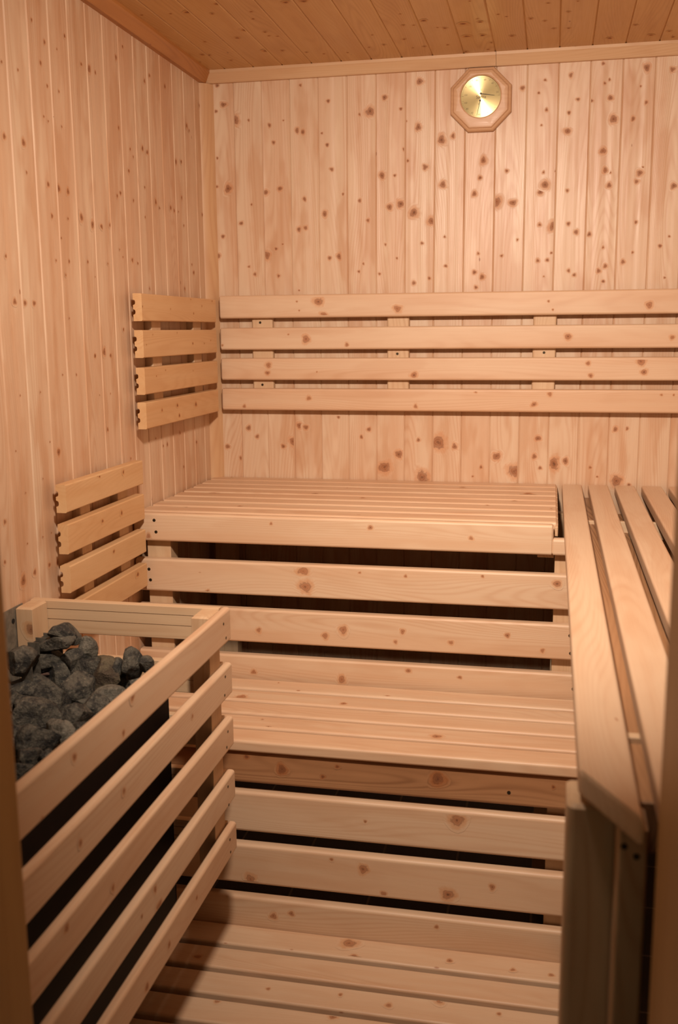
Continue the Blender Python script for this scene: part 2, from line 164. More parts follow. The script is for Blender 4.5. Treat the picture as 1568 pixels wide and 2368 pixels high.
# ------------------------------------------------------------------ mesh building
class MB:
    def __init__(s): s.v = []; s.f = []; s.gc = []; s.bt = []; s.kn = []; s.mi = []
    def add(s, verts, faces, gc=None, bt=0., kn=None, mi=0):
        o = len(s.v); s.v += [tuple(p) for p in verts]; s.f += [[i+o for i in f] for f in faces]
        s.gc += gc if gc else [tuple(p) for p in verts]
        s.bt += [bt]*len(verts); s.kn += kn if kn else [0.]*len(verts); s.mi += [mi]*len(faces)
    def build(s, name, mats, parent=None, origin=None, smooth=True):
        me = bpy.data.meshes.new(name)
        og = Vector(origin) if origin else Vector((0, 0, 0))
        if parent is None and origin is None:
            mn = [min(v[i] for v in s.v) for i in range(3)]; mx = [max(v[i] for v in s.v) for i in range(3)]
            og = Vector(((mn[0]+mx[0])/2, (mn[1]+mx[1])/2, mn[2]))
        if parent is not None: og = Vector(parent['_o'])
        me.from_pydata([tuple(Vector(v)-og) for v in s.v], [], s.f)
        me.update()
        a = me.attributes.new('gc', 'FLOAT_VECTOR', 'POINT'); a.data.foreach_set('vector', [c for g in s.gc for c in g])
        a = me.attributes.new('bt', 'FLOAT', 'POINT'); a.data.foreach_set('value', s.bt)
        a = me.attributes.new('kn', 'FLOAT', 'POINT'); a.data.foreach_set('value', s.kn)
        for m_ in (mats if isinstance(mats, (list, tuple)) else [mats]): me.materials.append(M[m_])
        me.polygons.foreach_set('material_index', s.mi)
        if smooth:
            me.polygons.foreach_set('use_smooth', [True]*len(s.f)); me.set_sharp_from_angle(angle=math.radians(38))
        ob = bpy.data.objects.new(name, me); C.objects.link(ob)
        if smooth and len(s.f) > 8:
            wn = ob.modifiers.new('wn', 'WEIGHTED_NORMAL'); wn.keep_sharp = True; wn.weight = 100
        if parent is not None: ob.parent = parent
        else: ob.location = og
        return ob

def profile(W, T, r=.005, seg=3, rc=None, notch=(), back=()):
    """closed outline in (v, w), counter-clockwise; top face is w = T. rc: radius per corner (bl, br, tr, tl). notch: cuts in the top face, back: cuts in the underside"""
    rc = rc or (r, r, r, r); P = []
    cs = [((rc[0], rc[0]), 180, rc[0]), ((W-rc[1], rc[1]), 270, rc[1]), ((W-rc[2], T-rc[2]), 0, rc[2]), ((rc[3], T-rc[3]), 90, rc[3])]
    for k, ((cx, cy), a0, rr) in enumerate(cs):
        if rr <= 0: P.append((cx, cy))
        else:
            for i in range(seg+1):
                a = math.radians(a0+90*i/seg); P.append((cx+rr*math.cos(a), cy+rr*math.sin(a)))
        if k == 0:
            for v, w, d in sorted(back):
                P += [(v-w/2, 0), (v-w*.36, d*.8), (v-w*.15, d), (v+w*.15, d), (v+w*.36, d*.8), (v+w/2, 0)]
        if k == 2:
            for v, w, d in sorted(notch, reverse=True):
                P += [(v+w/2, T), (v+w/2, T-d), (v-w/2, T-d), (v-w/2, T)]
    return P

def board(mb, o, U, V, L, W, T, r=.005, seg=3, rc=None, knots=(), notch=(), back=(), inset=None, mi=0, bt=None, quad=True, tex=None, kmul=2.5):
    o = Vector(o); N = U.cross(V); P = profile(W, T, r, seg, rc, notch, back)
    off = tex or (R.uniform(0, 40), R.uniform(0, 9), R.uniform(0, 9)); bt = R.random() if bt is None else bt
    ins = (min(r, .004) if inset is None else inset)
    if notch or back: ins = 0
    cv, cw = W/2, T/2
    sv, sw = (W-2*ins)/W, (T-2*ins)/T
    rings = [(0, 1), (ins, 0), (L-ins, 0), (L, 1)] if ins > 0 else [(0, 0), (L, 0)]
    vs, gc = [], []
    for u, s_ in rings:
        for v, w in P:
            if s_: v = cv+(v-cv)*sv; w = cw+(w-cw)*sw
            vs.append(o+U*u+V*v+N*w); gc.append((u+off[0], v+off[1], w+off[2]))
    n_ = len(P); fs = []
    for k in range(len(rings)-1):
        for i in range(n_):
            j = (i+1) % n_; fs.append([k*n_+i, k*n_+j, (k+1)*n_+j, (k+1)*n_+i][::-1])
    fs.append(list(range(n_))); fs.append([len(vs)-n_+i for i in range(n_)][::-1])
    # end-grain caps need their own orientation; U x V = N, profile ccw seen from +U
    fs = [f[::-1] for f in fs]
    mb.add(vs, fs, gc, bt, None, mi)
    m_ = max(rc[2:]) if rc else r
    for K in knots:
        kp = Vector(K[:3]); kr = K[3]; d = kp-o; u, v, w = d.dot(U), d.dot(V), d.dot(N)
        if abs(w-T) > .02 or u < kr*.3 or u > L-kr*.3 or v < -kr*.2 or v > W+kr*.2: continue
        disc(mb, o, U, V, N, u, v, T, kr*kmul, W, L, m_, off, bt)

def disc(mb, o, U, V, N, u, v, T, rad, W, L, m_, off, bt, seg=14):
    el = R.uniform(.8, 1.35); th = R.uniform(-.35, .35)
    vs = [(u, v)]; kn = [1.]
    for q in (.22, .42, .62, .8, 1.):
        for i in range(seg):
            a = 2*math.pi*i/seg; wob = 1+.1*math.sin(3*a+off[0])
            du = math.cos(a)*rad*q*el*wob; dv = math.sin(a)*rad*q*wob
            du, dv = du*math.cos(th)-dv*math.sin(th), du*math.sin(th)+dv*math.cos(th)
            vs.append((min(max(u+du, .001+m_*.3), L-.001-m_*.3), min(max(v+dv, m_*1.0+.0003), W-m_*1.0-.0003))); kn.append(1-q)
    lift = T+R.uniform(.00008, .0006); v3 = [o+U*a+V*b_+N*lift for a, b_ in vs]; gc = [(a+off[0], b_+off[1], T+off[2]) for a, b_ in vs]
    fs = [[0, 1+i, 1+(i+1) % seg] for i in range(seg)]
    for k in range(4):
        for i in range(seg):
            j = (i+1) % seg; fs.append([1+k*seg+i, 1+(k+1)*seg+i, 1+(k+1)*seg+j, 1+k*seg+j])
    # drop collapsed faces at the clamped borders
    ok = []
    for f in fs:
        pts = [Vector(vs[i]).to_3d() if False else vs[i] for i in f]
        ar = 0
        for i in range(len(pts)):
            (x0, y0), (x1, y1) = pts[i], pts[(i+1) % len(pts)]; ar += x0*y1-x1*y0
        if ar > 1e-9: ok.append(f)
    mb.add(v3, ok, gc, bt, kn, 0)

def cyl(mb, c, N, r, h, seg=16, mi=0):
    N = N.normalized(); a = N.orthogonal().normalized(); b_ = N.cross(a); c = Vector(c)
    vs = [c+(a*math.cos(2*math.pi*i/seg)+b_*math.sin(2*math.pi*i/seg))*r+N*k for k in (0, h) for i in range(seg)]
    fs = [[i, (i+1) % seg, seg+(i+1) % seg, seg+i] for i in range(seg)]+[list(range(seg))[::-1], list(range(seg, 2*seg))]
    mb.add(vs, fs, None, 0, None, mi)
def screw(mb, p, N, r=.0035, mi=1):
    p = Vector(p); cyl(mb, p-N*.002, N, r, .0026, 14, mi)
    N = N.normalized(); a = N.orthogonal().normalized().lerp(N.cross(N.orthogonal()).normalized(), .3).normalized(); b_ = N.cross(a)
    for d, e in ((a, b_), (b_, a)):
        q = [p+N*.0008+d*x+e*y for x, y in ((-r*.7, -r*.13), (r*.7, -r*.13), (r*.7, r*.13), (-r*.7, r*.13))]
        if (q[1]-q[0]).cross(q[2]-q[0]).dot(N) < 0: q = q[::-1]
        mb.add(q, [[0, 1, 2, 3]], None, 0, None, mi+1)
def box(mb, a, b_, mi=0):
    a, b_ = Vector(a), Vector(b_)
    vs = [Vector((x, y, z)) for x in (a.x, b_.x) for y in (a.y, b_.y) for z in (a.z, b_.z)]
    mb.add(vs, [[0, 1, 3, 2], [4, 6, 7, 5], [0, 4, 5, 1], [2, 3, 7, 6], [0, 2, 6, 4], [1, 5, 7, 3]], None, 0, None, mi)

def tag(o, label=None, cat=None, group=None, kind=None):
    if label: o['label'] = label
    if cat: o['category'] = cat
    if group: o['group'] = group
    if kind: o['kind'] = kind
    return o
def thing(name, loc, label, cat, group=None):
    o = bpy.data.objects.new(name, None); C.objects.link(o); o.location = loc; o.empty_display_size = .1; o['_o'] = loc
    return tag(o, label, cat, group)

# ------------------------------------------------------------------ room shell
WX, CZ, FY = 1.712, 2.178, -2.2          # right wall, ceiling, front wall
mb = MB(); KB = [(a, 0, z, r) for a, z, r in KW_BACK]
x = .0962-.088*2
while x < WX:
    board(mb, (x, .012, CZ+.01), -Z, X, CZ+.01, .088, .012, rc=(0, 0, .0028, .0028), seg=1, knots=KB, inset=0)
    x += .088
box(mb, (-.03, .012, 0), (WX+.03, .04, CZ+.03))
tag(mb.build('wall_back', 'wall'), kind='structure')

mb = MB(); KL = [(0, a, z, r) for a, z, r in KW_LEFT]
y = .0087
while y > FY:
    board(mb, (-.012, y, 0), Z, -Y, CZ+.01, .0903, .012, rc=(0, 0, .0034, .0034), seg=1, knots=KL, inset=0)
    y -= .0903
box(mb, (-.04, FY-.1, 0), (-.012, .04, CZ+.03))
tag(mb.build('wall_left', 'wall'), kind='structure')

mb = MB(); y = FY
while y < 0:
    board(mb, (WX+.012, y, 0), Z, Y, CZ+.01, .0903, .012, rc=(0, 0, .003, .003), seg=1, inset=0); y += .0903
box(mb, (WX+.012, FY-.1, 0), (WX+.04, .04, CZ+.03))
tag(mb.build('wall_right', 'wall'), kind='structure')

mb = MB(); KC = [(a, b_, CZ, r) for a, b_, r in K_CEIL]
x = .082-.0893
while x < WX:
    board(mb, (x, FY, CZ+.012), Y, X, -FY+.02, .0893, .012, rc=(0, 0, .003, .003), seg=1, knots=KC, inset=0, kmul=1.8); x += .0893
box(mb, (-.03, FY-.1, CZ+.012), (WX+.03, .04, CZ+.03))
tag(mb.build('ceiling', 'ceil'), kind='structure')

DX0, DX1, DZ = .534, 1.174, 1.98
mb = MB()
x = 0.
while x < WX:
    for a, b_ in ((x, min(x+.088, WX)),):
        if b_ <= DX0+.001: board(mb, (b_, FY-.012, 0), Z, -X, CZ, b_-a, .012, rc=(0, 0, .003, .003), seg=1, inset=0)
        elif a >= DX1: board(mb, (b_, FY-.012, 0), Z, -X, CZ, b_-a, .012, rc=(0, 0, .003, .003), seg=1, inset=0)
        else: board(mb, (b_, FY-.012, DZ), Z, -X, CZ-DZ, b_-a, .012, rc=(0, 0, .003, .003), seg=1, inset=0)
    x += .088
box(mb, (-.03, FY-.24, 0), (DX0-.023, FY-.012, CZ+.03)); box(mb, (DX1+.023, FY-.24, 0), (WX+.03, FY-.012, CZ+.03)); box(mb, (DX0-.023, FY-.24, DZ+.023), (DX1+.02, FY-.012, CZ+.03))
tag(mb.build('wall_front', 'wall'), kind='structure')
# door lining: two jambs and a head
mb = MB()
board(mb, (DX0-.022, FY+.002, 0), Z, -Y, DZ, .252, .022, r=.004)
board(mb, (DX1+.022, FY-.25, 0), Z, Y, DZ, .252, .022, r=.004)
board(mb, (DX0-.022, FY+.002, DZ+.022), X, -Y, DX1-DX0+.044, .252, .022, r=.004)
tag(mb.build('door_1', 'jamb'), kind='structure')

mb = MB(); box(mb, (-.5, -3.9, -.05), (WX+.5, .04, 0)); tag(mb.build('floor', 'tile', smooth=False), kind='structure')

def strip(name, P, o, U, A, B, L, mat='trim', breaks=()):
    """moulding: outline P in the (A, B) plane, run along U"""
    mb = MB(); cuts = [0]+list(breaks)+[L]
    for a, e in zip(cuts[:-1], cuts[1:]):
        e2 = e-.0008; off = (R.uniform(0, 40), R.uniform(0, 9), R.uniform(0, 9)); vs, gc = [], []
        for u in (a, e2):
            for p, q in P: vs.append(Vector(o)+U*u+A*p+B*q); gc.append((u+off[0], p+q*.3+off[1], q+off[2]))
        n_ = len(P); fs = [[i, (i+1) % n_, n_+(i+1) % n_, n_+i] for i in range(n_)]+[list(range(n_))[::-1], list(range(n_, 2*n_))]
        if A.cross(B).dot(U) < 0: fs = [f[::-1] for f in fs]
        mb.add(vs, fs, gc, R.random())
    return tag(mb.build(name, mat), kind='structure')
CP = [(0, 0), (.012, 0), (.015, .003), (.027, .022), (.031, .026), (.031, .034), (0, .034)]
strip('trim_1', CP, (.0, 0, CZ-.034), X, -Y, Z, WX, breaks=(.888,))
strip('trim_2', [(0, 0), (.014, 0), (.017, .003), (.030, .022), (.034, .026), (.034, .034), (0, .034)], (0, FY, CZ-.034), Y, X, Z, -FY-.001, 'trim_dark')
strip('trim_3', [(0, 0), (.034, 0), (.030, .008), (.020, .020), (.008, .030), (0, .034)], (0, 0, .0), Z, X, -Y, CZ-.034)
strip('trim_4', CP, (WX, FY, CZ-.034), Y, -X, Z, -FY)

# ------------------------------------------------------------------ backrests
def backrest(name, kind, zs, a0, a1, off, T, battens, bt_z, label, knots, screws, group=None):
    """zs: (bottom, top) per slat; along X on the back wall or along Y on the left wall"""
    if kind == 'back': U, V, N, loc = X, Z, -Y, ((a0+a1)/2, 0, zs[-1][0])
    else: U, V, N, loc = Y, Z, X, (0, (a0+a1)/2, zs[-1][0])
    t = thing(name, loc, label, 'backrest', group)
    for zb, zt in zs:
        mb = MB(); o = U*a0+Z*zb+N*off; h = zt-zb
        if kind == 'back': board(mb, o, U, V, a1-a0, h, T, rc=(.002, .002, .007, .007), knots=knots, seg=4, inset=.004)
        else: board(mb, o, U, V, a1-a0, h, T, rc=(.001, .001, .0035, .0035), knots=knots, seg=3, back=((h*.33, .014, .006), (h*.68, .014, .006)))
        mb.build('slat', 'slat' if kind == 'back' else 'slat_honey', t)
    for a, e in battens:
        mb = MB(); o = U*a+Z*bt_z[0]
        # a batten stands upright against the wall
        if kind == 'back': board(mb, Vector((a, 0, bt_z[0])) + X*(e-a), Z, -X, bt_z[1]-bt_z[0], e-a, off, rc=(0, 0, .006, .006))
        else: board(mb, Vector((0, e, bt_z[0])), Z, -Y, bt_z[1]-bt_z[0], e-a, off, rc=(0, 0, .002, .002))
        for s in screws:
            if a < (s[0] if kind == 'back' else s[1]) < e: screw(mb, s, N, .004)
        mb.build('batten', ['post', 'screw', 'hole'], t)
    return t
ZB = [(1.4428, 1.5127), (1.3461, 1.4144), (1.2524, 1.3207), (1.1583, 1.2266)]
backrest('backrest', 'back', ZB, .046, WX-.004, .020, .022, [(.144, .212), (.573, .641), (1.010, 1.078), (1.45, 1.52)], (1.165, 1.505),
         'long four-slat wooden backrest running the full width of the back wall', [(a, -.042, z, r) for a, z, r in K_BREST],
         [(.172, -.02, 1.43), (.175, -.02, 1.237), (.605, -.02, 1.332), (1.044, -.02, 1.334)])
KLB = [(.045, a, z, r) for a, z, r in K_LBR]
ZL = [(1.4316, 1.5009), (1.3387, 1.4091), (1.2447, 1.3139), (1.1555, 1.2248)]
backrest('backrest', 'left', ZL, -.65, -.071, .021, .024, [(-.532, -.468), (-.212, -.145)], (1.162, 1.494),
         'short four-slat backrest on the left wall above the upper bench', KLB, [(.02, -.49, 1.424), (.02, -.165, 1.43), (.02, -.49, 1.235), (.02, -.165, 1.33)])
ZM = [(1.0181, 1.0799), (.9262, .9927), (.8386, .8995), (.7473, .8097)]
backrest('backrest', 'left', ZM, -1.112, -.690, .021, .024, [(-1.0, -.950), (-.795, -.738)], (.752, 1.074),
         'lower four-slat backrest on the left wall beside the heater guard', KLB, [(.02, -.965, 1.0), (.02, -.755, 1.01), (.02, -.965, .83), (.02, -.755, .82)])

# ------------------------------------------------------------------ upper bench
KT = [(a, b_, .939, r) for a, b_, r in K_TOP]; KR = [(a, -.67, z, r) for a, z, r in K_RISE]
t = thing('sauna_bench', (.58, -.335, .5), 'upper slatted bench along the back wall with open front boards', 'bench')
mb = MB()
for k in range(8):
    y1 = -.065-.0805*k
    board(mb, (.003, y1, .911), X, Y, 1.091, .067 if k else .062, .028, r=.007, seg=4, knots=KT, inset=.006)
mb.build('seat', 'slat', t)
mb = MB(); board(mb, (.003, -.642, .864), X, Z, 1.080, .075, .028, r=.007, seg=4, knots=KR, inset=.004, tex=(3, 2, 5), bt=.35)
board(mb, (1.080, -.642, .864), X, Z, .09, .041, .028, r=.007, seg=4, inset=.004, tex=(3+1.08, 2, 5), bt=.35)
for p in ((.062, -.67, .920), (.066, -.67, .889)): screw(mb, p, -Y, .0042)
mb.build('front_board', ['slat', 'screw', 'hole'], t)
mb = MB(); board(mb, (1.085, -.640, .905), Y, Z, .63, .025, .009, r=.002); mb.build('end_board', 'post', t)
for (z0, z1), sc in zip([(.729, .817), (.602, .692), (.482, .5665)], [((.042, .788), (.045, .759)), ((1.130, .666), (1.133, .621)), ((1.142, .53),)]):
    mb = MB(); board(mb, (.003, -.642, z0), X, Z, 1.167, z1-z0, .028, r=.007, seg=4, knots=KR, inset=.004)
    for a, z in sc: screw(mb, (a, -.67, z), -Y, .0042)
    mb.build('front_board', ['slat', 'screw', 'hole'], t)
for a, e in ((.028, .094), (1.088, 1.15)):
    mb = MB(); board(mb, (e, -.59, .002), Z, -X, .862, e-a, .052, r=.002)
    mb.build('post', 'post', t)
for a, e in ((.028, .094), (1.088, 1.15)):
    mb = MB(); board(mb, (e, -.05, .002), Z, -X, .862, e-a, .045, r=.002); mb.build('post', 'post', t)
for a in (.05, .56, 1.046):
    mb = MB(); board(mb, (a, -.640, .852 if a > 1 else .871), Y, Z, .635, .058 if a > 1 else .039, .04, r=.002); mb.build('bearer', 'post', t)

# ------------------------------------------------------------------ lower bench
KLT = [(a, b_, .508, r) for a, b_, r in K_LTOP]; KLR = [(a, -1.065, z, r) for a, z, r in K_LRISE]
t = thing('sauna_bench', (.58, -.87, .05), 'lower slatted bench one step down in front of the upper bench', 'bench')
mb = MB()
for k in range(1, 6):
    y1 = -.67-.081*k
    board(mb, (.003, y1, .480), X, Y, 1.160, .068, .028, r=.007, seg=4, knots=KLT, inset=.004)
mb.build('seat', 'slat', t)
for (z0, z1) in [(.402, .480), (.283, .381), (.1535, .252), (.030, .1215)]:
    mb = MB(); board(mb, (.003, -1.037, z0), X, Z, 1.160, z1-z0, .028, r=.009, seg=4, knots=KLR, inset=.004)
    if z0 == .402:
        screw(mb, (1.004, -1.065, .433), -Y, .004)
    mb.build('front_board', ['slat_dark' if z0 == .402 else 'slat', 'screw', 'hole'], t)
for a, e in ((.03, .095), (1.084, 1.15)):
    mb = MB(); board(mb, (e, -.985, .001), Z, -X, .478, e-a, .052, r=.002); mb.build('post', 'post', t)
mb = MB(); board(mb, (1.087, -.72, .001), Z, -X, .478, .032, .05, r=.002); mb.build('post', 'post', t)

# ------------------------------------------------------------------ right bench
t = thing('sauna_bench', (1.41, -1.05, .0), 'long slatted bench along the right wall with a corner cut by the door', 'bench')
mb = MB()
for k in range(8):
    x1 = 1.1665+.0772*k
    if k: board(mb, (x1, FY+.004, .909), Y, -X, -FY-.008, .0585, .030, r=.0055, seg=4, inset=.005)
    else:
        # first slat: mitred end at the door
        v0 = len(mb.v); board(mb, (x1, -2.153, .909), Y, -X, 2.149, .0585, .030, r=.0055, seg=4, inset=.005)
        for i in range(v0, len(mb.v)):
            q = mb.v[i]
            if q[1] < -2.1: mb.v[i] = (q[0], q[1]+(x1-q[0])*1.83, q[2])
mb.build('seat', 'slat', t)
for k, yb in enumerate((-.42, -1.858)):
    mb = MB(); board(mb, (1.13, yb-.0, .863), X, Z, .575, .0455, .016, r=.002); mb.build('bearer', 'post', t)
# posts at the mitred front
mb = MB(); board(mb, (1.151, -1.985, .001), Z, -X, .898, .054, .066, rc=(.002, .003, .010, .002), seg=5); mb.build('post', 'post', t)
mb = MB(); board(mb, (1.177, -2.054, .001), Z, -X, .906, .029, .05, rc=(.002, .002, .004, .004))
for p in ((1.1535, -2.104, .885), (1.166, -2.104, .875)): screw(mb, p, -Y, .0035)
mb.build('post', ['post', 'screw', 'hole'], t)
for xa, zt in ((1.148, .900), (1.225, .880), (1.302, .872), (1.66, .862)):
    mb = MB(); board(mb, (xa+.05, FY+.17 if xa < 1.2 else FY+.02, zt-.06), Y, -X, 2.02, .05, .06, r=.002); mb.build('beam', 'slat_dark', t)  # dark wood tone on the beams paints in the shade below the slat gaps
for z0, z1 in ((.70, .79), (.60, .69), (.45, .54), (.30, .39), (.15, .24)):
    mb = MB(); board(mb, (1.19, -.70, z0), -Y, Z, 1.27, z1-z0, .024, r=.006); mb.build('shade_board', 'slat', t)  # unseen boards added to keep the space under the bench dark

# ------------------------------------------------------------------ duckboard on the floor
KF = [(a, b_, .05, r) for a, b_, r in K_FLOOR]
t = thing('duckboard', (.56, -1.62, 0), 'slatted wooden duckboard covering the floor in front of the lower bench', 'duckboard')
mb = MB(); k = 0
while -1.139-.0857*k > FY+.01:
    y1 = -1.139-.0857*k
    board(mb, (.004, y1, .022), X, Y, 1.125, .070 if k else .0735, .028, r=.006, seg=4, knots=KF, inset=.004); k += 1
mb.build('slats', 'slat', t)
for a in (.06, .5, 1.0):
    mb = MB(); board(mb, (a, FY+.02, .001), Y, -X, 1.10, .045, .021, r=.001); mb.build('bearer', 'post', t)

# ------------------------------------------------------------------ heater guard
KG = [(.439, a, z, r) for a, z, r in K_RAIL]
ZG = [(.781, .8505), (.666, .733), (.552, .616), (.434, .4975), (.317, .380)]
SG = [((-1.243, .828), (-1.230, .795)), ((-1.242, .717), (-1.249, .680)), ((-1.236, .597), (-1.246, .567)), ((-1.246, .481), (-1.244, .440)), ((-1.244, .362), (-1.242, .333))]
t = thing('heater_guard', (.22, -1.7, .317), 'wooden rail guard around the stone heater on the left', 'guard')
for (z0, z1), sc in zip(ZG, SG):
    mb = MB(); board(mb, (.421, FY+.004, z0), Y, Z, -FY-.004-1.196, z1-z0, .018, r=.0065, seg=4, knots=KG, inset=.004)
    for a, z in sc: screw(mb, (.439, a, z), X, .0028)
    mb.build('rail', ['slat', 'screw', 'hole'], t)
for (z0, z1) in ZG:
    h = z1-z0; mb = MB(); board(mb, (.004, -1.198, z0), X, Z, .416, h, .017, rc=(.001, .001, .002, .002), notch=((h*.42, .0016, .004), (h*.74, .0016, .004)))
    mb.build('rear_rail', 'post', t)
for a, e in ((.004, .041), (.384, .420)):
    mb = MB(); board(mb, (e, -1.216, .318), Z, -X, .5325, e-a, .062, rc=(.001,)*4, knots=[(.036, -1.278, .805, .010)]); mb.build('post', 'post', t)
    mb = MB(); board(mb, (e, FY+.07, .318), Z, -X, .5325, e-a, .060, r=.001); mb.build('post', 'post', t)

# ------------------------------------------------------------------ heater
t = thing('sauna_heater', (.2, -1.6, .19), 'black electric sauna heater filled with dark stones behind the guard', 'heater')
hx0, hx1, hy0, hy1, hz0, hz1 = .060, .334, -1.98, -1.288, .19, .700
mb = MB()
th = .004
box(mb, (hx0, hy0, hz0), (hx0+th, hy1, hz1)); box(mb, (hx1-th, hy0, hz0), (hx1, hy1, hz1))
box(mb, (hx0, hy0, hz0), (hx1, hy0+th, hz1)); box(mb, (hx0, hy1-th, hz0), (hx1, hy1, hz1)); box(mb, (hx0, hy0, hz0), (hx1, hy1, hz0+th))
box(mb, (hx0+.003, hy0+.003, .60), (hx1-.003, hy1-.003, .655))
mb.build('body', 'body', t, smooth=False)
mb = MB()
for k in range(5):
    y = -1.392+.0315*k; box(mb, (.074, y-.001, .60), (.098, y+.001, .806)); box(mb, (.074, y, .60), (.076, y+.0315, .80-.0))
mb.build('fin_plate', 'fin', t, smooth=False)
mb = MB()
for a, e in ((hx0-.004, hx0+.008), (hx1-.008, hx1+.004)): box(mb, (a, hy0-.004, hz1-.008), (e, hy1+.004, hz1+.004))
box(mb, (hx0, hy0-.004, hz1-.008), (hx1, hy0+.008, hz1+.004)); box(mb, (hx0, hy1-.008, hz1-.008), (hx1, hy1+.004, hz1+.004))
mb.build('rim', 'body', t, smooth=False)

o = MB(); box(o, (.0005, -2.0, .30), (.0025, -1.246, .851)); cyl(o, (.0025, -1.288, .824), X, .0052, .0012, 16, 1)
tag(o.build('heat_shield', ['plate', 'hole'], smooth=False), 'grey sheet metal plate on the left wall behind the stones', 'metal plate')

# ------------------------------------------------------------------ stones
def stone(c, a, b_, seed, mat, label, group):
    rr = random.Random(seed); me = bpy.data.meshes.new('sauna_stone'); import bmesh
    bm = bmesh.new(); bmesh.ops.create_icosphere(bm, subdivisions=4, radius=1)
    planes = []
    for k in range(rr.randint(8, 11)):
        nrm = Vector((rr.gauss(0, 1), rr.gauss(0, 1), rr.gauss(0, 1))).normalized(); planes.append((nrm, rr.uniform(.45, .8)))
    so = Vector((rr.uniform(0, 99),)*3)
    for v in bm.verts:
        p = v.co.copy()
        for nrm, d in planes:
            e = p.dot(nrm)-d
            if e > 0: p -= nrm*e*.98
        p *= 1+.07*noise.noise(p*1.6+so)+.045*noise.noise(p*4+so)+.02*noise.noise(p*11+so)
        v.co = p
    rot = Matrix.Rotation(rr.uniform(-.35, .35), 3, 'Y')
    for v in bm.verts:
        q = Vector((v.co.x*a*1.42, v.co.y*(a+b_)*.68, v.co.z*b_*1.42)); v.co = rot @ q
    bm.to_mesh(me); bm.free(); me.materials.append(M[mat])
    me.polygons.foreach_set('use_smooth', [True]*len(me.polygons)); me.set_sharp_from_angle(angle=math.radians(32))
    ob = bpy.data.objects.new('sauna_stone', me); C.objects.link(ob); ob.location = c
    return tag(ob, label, 'stone', group)
SPEC = {0: ('stone', 'dark jagged stone at the very top of the heap by the rear rail'),
        1: ('stone_pale', 'upright grey stone right beside the topmost stone of the heap'),
        2: ('stone', 'long flat layered stone just under the topmost stone'),
        6: ('stone_red', 'reddish brown flat stone in the upper part of the heap'),
        9: ('stone', 'wide dark stone with a pale streak near the door jamb'),
        10: ('stone_brown', 'largest brownish stone beside the guard, in the upper heap'),
        11: ('stone', 'tall dark stone standing at the far right corner of the heap'),
        12: ('stone', 'small dark stone at the far right end of the heap, beside the guard rail'),
        18: ('stone_pale', 'light grey stone with a flat top against the guard rail'),
        16: ('stone', 'broad greenish grey stone in the centre of the heap'),
        24: ('stone_pale', 'grey stone with a white chipped face in the lower heap')}
for i, (x, y, z, a, b_) in enumerate(STONES):
    if i in SPEC: mt, lb = SPEC[i]; g = None
    elif y > -1.40: mt, lb, g = 'stone', 'rough dark grey heater stone in the far third of the heap', 'heater stones at the far end'
    elif y > -1.56: mt, lb, g = 'stone', 'rough dark grey heater stone in the middle of the heap', 'heater stones in the middle'
    else: mt, lb, g = 'stone', 'rough dark grey heater stone at the near end of the heap', 'heater stones at the near end'
    stone((x, y, z), a, b_, 100+i, mt, lb, g)
# the layers below that show between the top stones
R2 = random.Random(5); pts = []
for x in (.105, .147, .19, .233, .276):
    for k in range(12):
        y = -1.325-.053*k
        z = .662+(.035 if y > -1.42 and x < .27 else 0)
        pts.append((x+R2.uniform(-.01, .01), y+R2.uniform(-.01, .01), z+R2.uniform(-.008, .006)))
for i, (x, y, z) in enumerate(pts):
    if z+.0 > .72: z = .715
    if y > -1.40: lb, g = 'rough dark grey heater stone in the far third of the heap', 'heater stones at the far end'
    elif y > -1.56: lb, g = 'rough dark grey heater stone in the middle of the heap', 'heater stones in the middle'
    else: lb, g = 'rough dark grey heater stone at the near end of the heap', 'heater stones at the near end'
    stone((x, y, z), .025, .024, 300+i, 'stone', lb, g)

# ------------------------------------------------------------------ thermometer
TX, TZ = .8455, 2.055
t = thing('thermometer', (TX, -.001, TZ-.087), 'octagonal wooden sauna thermometer with a brass dial on the back wall', 'thermometer')
mb = MB(); n8 = 8; ap = .0875; rc_ = ap/math.cos(math.pi/8)
def octo(r, y, cx=TX, cz=TZ): return [Vector((cx+r*math.cos(math.pi/8+math.pi/4*i), y, cz+r*math.sin(math.pi/8+math.pi/4*i))) for i in range(8)]
rings = [(rc_, -.001), (rc_, -.012), (rc_*.985, -.016), (rc_*.955, -.019), (rc_*.915, -.0205), (rc_*.895, -.0178), (rc_*.875, -.0208), (rc_*.80, -.0225)]
vs = []; fs = []
for r_, y_ in rings: vs += octo(r_, y_)
for k in range(len(rings)-1):
    for i in range(8): j = (i+1) % 8; fs.append([k*8+i, k*8+j, (k+1)*8+j, (k+1)*8+i])
S48 = 64; dcz = 2.0625; dcx = TX-.0005; dr = .0575; base = len(vs)
for q, y_ in ((1.06, -.0225), (1.0, -.0205), (.985, -.014)):
    vs += [Vector((dcx+dr*q*math.cos(2*math.pi*i/S48), y_, dcz+dr*q*math.sin(2*math.pi*i/S48))) for i in range(S48)]
